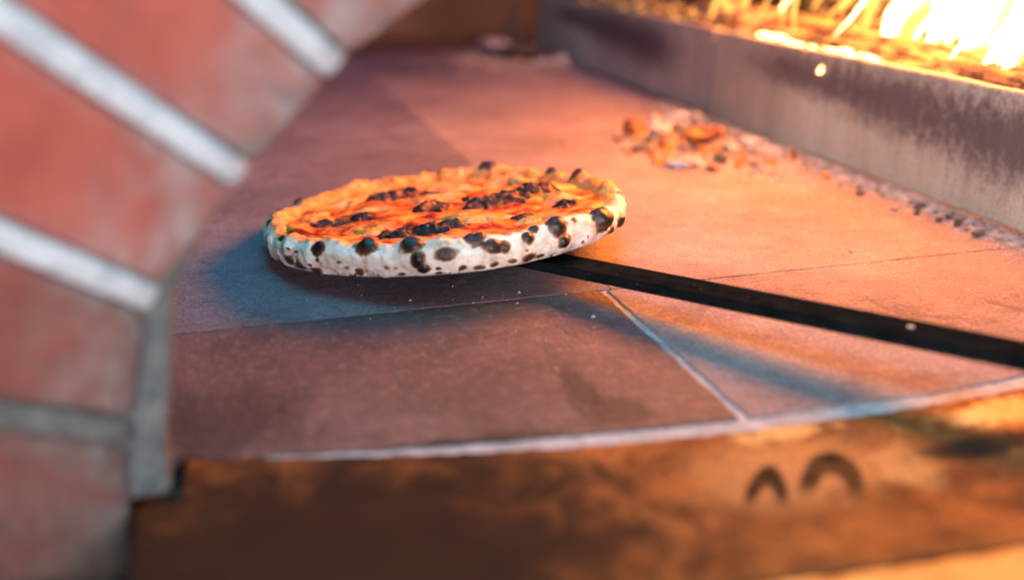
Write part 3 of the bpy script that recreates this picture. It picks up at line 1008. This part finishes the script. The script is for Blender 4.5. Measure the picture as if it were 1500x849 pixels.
for k in range(900):        # flakes strewn over the floor
    uu, vv = random.uniform(.0, PU - .01), random.uniform(.5, 1.5)
    if random.random() > .25 + .75 * (uu / PU) ** 2: continue
    w = W(uu, vv)
    grain(w.x, w.y, 0, random.uniform(.0004, .0012) * (1.8 if random.random() < .12 else 1))
for k in range(900):        # ash drift at the far end of the floor
    w = floor_xy(765 + 55 * random.gauss(0, 1), 88 + 9 * random.gauss(0, 1))
    grain(w.x, w.y, 0, random.uniform(.001, .004))
ash = link_me('ash', mesh_from('ash', vs, fs), M_ASH, smooth=False)
tag(ash, 'pale grey ash grit strewn along the foot of the steel plates', 'ash', kind='stuff')

# ------------------------------------------------------------------ fire
def log(a, b, r, label, seed):
    a, b = Vector(a), Vector(b)
    L = (b - a).length
    nL, nA = 70, 56
    vs, fs = [], []
    for i in range(nL + 1):
        z = L * i / nL
        end = 1 - .25 * max(0, abs(2 * i / nL - 1) - .93) / .07
        for j in range(nA):
            th = 2 * math.pi * j / nA
            k = 1 + .16 * nz(math.cos(th) * 2.4, math.sin(th) * 2.4, z * 5, 1, seed, 4) + .10 * nz(math.cos(th) * 7, math.sin(th) * 7, z * 9, 1, seed, 3)
            vs.append((r * k * end * math.cos(th), r * k * end * math.sin(th), z))
    for i in range(nL):
        for j in range(nA):
            j2 = (j + 1) % nA
            fs.append((i * nA + j, i * nA + j2, (i + 1) * nA + j2, (i + 1) * nA + j))
    fs.append(tuple(range(nA))[::-1])
    fs.append(tuple(range(nL * nA, nL * nA + nA)))
    o_ = link_me('log', mesh_from('log', vs, fs), M_LOG, smooth=True)
    o_.location = a
    o_.rotation_euler = Vector((0, 0, 1)).rotation_difference((b - a).normalized()).to_euler()
    tag(o_, label, 'log', 'burning logs behind the steel plates')
    return o_


def PB(v, off, z): return W(PU + off, v, z)
log(PB(.62, .075, .085), PB(1.36, .060, .100), .046, 'charred brown log glowing along its underside just behind the steel plate', 3)
log(PB(.50, .16, .075), PB(1.30, .20, .075), .055, 'thick log on the fire bed behind the front log', 8)
log(PB(.66, .25, .125), PB(1.40, .29, .120), .048, 'flame wrapped orange log at the back of the fire behind the two others', 12)
log(PB(1.36, .05, .085), PB(2.0, .13, .10), .042, 'dim log deep in the oven behind the farther plate', 17)

fire = empty('fire', PB(1.0, .13, 0))
tag(fire, 'bright yellow and white flames licking up from the logs', 'fire')
fo = Vector(fire.location)


def flame(base, tip, w, mat, seed, bend=.15, grow=1.15):
    """a tongue: pointed at both ends, thicker towards its top third, leaning and twisting. z runs 0..1 along it"""
    b, t_ = Vector(base), Vector(tip)
    L = (t_ - b).length
    ns, na = 22, 12
    vs, fs = [], []
    for i in range(ns + 1):
        s = i / ns
        wd = (1.9 * s ** grow * max(0, 1.02 - s) ** .45) * (1 + .25 * nz(s * 3, 0, 0, 1, seed, 2))
        cx = bend * math.sin(s * 2.6 + seed) * s + .05 * nz(s * 3, 1, 0, 1, seed, 3)
        cy = bend * .6 * math.cos(s * 2.2 + seed) * s
        for j in range(na):
            a = 2 * math.pi * j / na + s * .9
            vs.append((cx + wd * w / L * math.cos(a), cy + wd * w * .45 / L * math.sin(a), s))
    for i in range(ns):
        for j in range(na):
            j2 = (j + 1) % na
            fs.append((i * na + j, i * na + j2, (i + 1) * na + j2, (i + 1) * na + j))
    o_ = link_me('flame', mesh_from('flame', vs, fs), mat, fire)
    o_.location = b - fo
    o_.scale = (L, L, L)
    o_.rotation_euler = Vector((0, 0, 1)).rotation_difference((t_ - b).normalized()).to_euler()
    return o_


lean = Vector((.11, -.04, 0))


def seen(px, py, off):
    """the point of the plane u = PU + off (parallel to the plates) that the photograph shows at px, py"""
    f_, th, h = 1457.0, math.atan(534 / 1457.0), .245
    a, b = (px - 750) / f_, -(py - 424.5) / f_
    d = Vector((a, math.cos(th) + b * math.sin(th), -math.sin(th) + b * math.cos(th)))
    k = (PU + off) / (d.x * EX[0] + d.y * EX[1])
    return Vector((d.x * k, d.y * k, h + d.z * k))


FL = [(1068, 48, .06, .10, .006, -.25, 0), (1074, 40, .06, .10, .006, .35, 0), (1158, 50, .05, .12, .005, .2, 0), (1275, 114, .07, .16, .011, .5, 1), (1300, 84, .10, .14, .010, .6, 0), (1330, 60, .12, .13, .010, .5, 0),
      (1352, 94, .08, .15, .012, .35, 1), (1368, 84, .10, .14, .013, .4, 0), (1393, 96, .08, .16, .014, .7, 1), (1415, 112, .09, .15, .012, .7, 0), (1440, 120, .08, .18, .014, .6, 1), (1462, 124, .07, .18, .014, .4, 1),
      (1478, 96, .10, .18, .018, .5, 1), (1400, 66, .13, .16, .022, .5, 1), (1440, 74, .14, .18, .026, .5, 1), (1480, 70, .14, .18, .028, .4, 1), (1375, 40, .15, .16, .022, .5, 1), (1420, 40, .17, .18, .03, .4, 1),
      (1465, 40, .17, .18, .03, .3, 1), (1505, 60, .15, .2, .03, .3, 1), (1340, 22, .16, .14, .014, .5, 1), (1525, 90, .12, .2, .03, .3, 1), (1455, 92, .12, .14, .02, .5, 1), (1425, 88, .13, .14, .016, .6, 1),
      (1230, 30, .12, .12, .006, .5, 0), (1255, 44, .13, .12, .007, .5, 0), (1190, 18, .12, .12, .006, .4, 0), (1490, 104, .10, .16, .018, .5, 0)]
for k, (px, py, off, L_, w_, ln, hot) in enumerate(FL):
    b = seen(px, py, off * .7)
    flame(b, b + Vector((0, 0, L_)) + Vector((L_ * ln * .8, -L_ * ln * .2, 0)), w_ * (1.5 if hot else 1.1), M_FLAME_HOT if hot else M_FLAME, k * 1.7, bend=.08, grow=.85)
WISP = [(1105, 30), (1130, 44), (1205, 40), (1222, 58), (1248, 66), (1262, 84), (1290, 104), (1315, 100), (1338, 112), (1376, 108), (1405, 122), (1428, 128), (1450, 128), (1487, 118)]
for k, (px, py) in enumerate(WISP):
    b = seen(px, py, .035 + .02 * (k % 3))
    L_ = .07 + .012 * (k % 4)
    flame(b, b + Vector((L_ * (.5 + .12 * (k % 3)), -.01, L_)), .0030 + .0012 * (k % 3), M_FLAME_HOT if k % 2 else M_FLAME, 90 + k * 1.9, bend=.16, grow=.9)
BODY = [(1385, 72, .12, .10, .016, .5), (1410, 60, .15, .12, .026, .5), (1440, 62, .16, .13, .030, .4), (1470, 66, .16, .14, .032, .4), (1500, 74, .15, .14, .034, .3), (1525, 80, .13, .14, .034, .2), (1360, 36, .17, .11, .018, .6),
        (1395, 34, .18, .12, .026, .6), (1430, 30, .19, .14, .034, .4), (1475, 30, .19, .14, .036, .3), (1515, 40, .18, .14, .036, .3), (1490, 100, .09, .13, .014, .4), (1457, 104, .09, .12, .012, .4), (1418, 92, .10, .12, .012, .6),
        (1365, 14, .19, .12, .026, .5), (1400, 12, .2, .14, .03, .4), (1450, 12, .2, .14, .036, .3), (1500, 12, .2, .14, .036, .3),
        (1455, 48, .14, .12, .03, .4), (1485, 54, .13, .13, .032, .3), (1415, 46, .14, .11, .024, .5), (1500, 88, .10, .12, .018, .3)]
for k, (px, py, off, L_, w_, ln) in enumerate(BODY):
    b = seen(px, py, off * .6)
    flame(b, b + Vector((L_ * ln, -L_ * ln * .2, L_)), w_ * .8, M_FLAME if k % 2 else M_FLAME_HOT, 30 + k * 2.3, bend=.1, grow=.7)
for k in range(30):          # the taller flames above
    v = random.uniform(.70, 1.10)
    b = PB(v, random.uniform(.08, .22), .19 + random.uniform(0, .06))
    flame(b, b + Vector((0, 0, random.uniform(.12, .26))) + lean * random.uniform(.2, 1.0), random.uniform(.012, .034), M_FLAME_HOT if k % 3 else M_FLAME, 60 + k)
for (v, off, z0, hgt, w_) in ((1.27, .02, .105, .10, .006), (1.235, .04, .12, .12, .006), (1.31, .05, .12, .1, .004), (1.10, .03, .118, .12, .005)):
    b = PB(v, off, z0)
    flame(b, b + Vector((0, 0, hgt)) + lean * .3, w_, M_FLAME, v * 9)

for k in range(9):
    v = .885 + .026 * k + random.uniform(-.008, .008)
    o_ = lump('ember', random.uniform(.0017, .0030), M_EMBER, 200 + k, (.9, random.uniform(5, 9), random.uniform(.8, 1.5)), 3)
    o_.location = PB(v, .009 + random.uniform(-.003, .004), .1168)
    o_.rotation_euler = (random.uniform(-.05, .05), 0, ROT + random.uniform(-.15, .15))
    tag(o_, 'white hot ember in the bright row wedged between the front log and the plate rim', 'ember', 'white hot embers on the plate rim')
o_ = lump('ember', .0032, M_EMBER, 222, (.8, 1, 1.8), 3)
o_.location = PB(.952, -.0032, .094)
o_.rotation_euler = (.5, 0, ROT)
tag(o_, 'small bright drop shaped ember clinging to the upper face of the plate', 'ember')

# ------------------------------------------------------------------ light
def lamp(name, typ, loc, power, colr, **k):
    d = bpy.data.lights.new(name, typ)
    d.energy = power
    d.color = colr
    for a, v in k.items(): setattr(d, a, v)
    o_ = bpy.data.objects.new(name, d)
    col.objects.link(o_)
    o_.location = loc
    return o_


def aim(o_, target):
    o_.rotation_euler = (Vector(target) - o_.location).to_track_quat('-Z', 'Y').to_euler()


FIRE_COL = (1.0, .27, .030)
lamp('fire_light', 'POINT', PB(.90, .085, .375), 78, FIRE_COL, shadow_soft_size=.15)
lamp('fire_light', 'POINT', PB(.70, .10, .33), 14, FIRE_COL, shadow_soft_size=.12)
day = lamp('daylight', 'AREA', (.53, -.83, .30), 23, (.80, .77, .90), shape='RECTANGLE', size=.40, size_y=.12)
aim(day, (.05, .75, .05))
side = lamp('side_fill', 'SPOT', (-.60, -.60, .40), 56, (.95, .93, .93), shadow_soft_size=.10, spot_size=math.radians(40), spot_blend=.7)  # added fill to brighten the steel plate and bricks, not a real window
aim(side, (.36, .90, .06))
lamp('far_fill', 'AREA', (-.15, 1.35, 1.2), 6.5, (.22, .32, 1.0), shape='RECTANGLE', size=.9, size_y=.9)  # added bluish fill over the far floor; the vault has no opening there
overhead = lamp('teal_fill', 'AREA', (.0, .45, .78), 8, (.0, .60, .84), shape='RECTANGLE', size=.5, size_y=.5)  # added teal fill above the hearth, where the closed vault would be

w = bpy.data.worlds.new('World')
scene.world = w
w.use_nodes = True
bg = w.node_tree.nodes['Background']
bg.inputs[0].default_value = (.03, .40, .62, 1)
bg.inputs[1].default_value = .08

# ------------------------------------------------------------------ camera
cam = bpy.data.cameras.new('camera')
co = bpy.data.objects.new('camera', cam)
col.objects.link(co)
co.location = (0, 0, .245)
co.rotation_euler = (math.pi / 2 - math.atan(534 / 1457.0), 0, 0)
cam.sensor_width = 36
cam.lens = 36 * 1457 / 1500
cam.clip_start = .01
cam.clip_end = 50
cam.dof.use_dof = True
cam.dof.focus_distance = .715
cam.dof.aperture_fstop = cam.lens / 1000 / .0165
scene.camera = co

scene.view_settings.view_transform = 'Standard'
scene.view_settings.look = 'None'
scene.view_settings.exposure = 0
scene.view_settings.gamma = 1
scene.render.engine = 'CYCLES'
c = scene.cycles
c.use_denoising = True
c.denoiser = 'OPENIMAGEDENOISE'
c.max_bounces = 8
c.transparent_max_bounces = 24
c.sample_clamp_indirect = 6
c.caustics_reflective = False
c.caustics_refractive = False
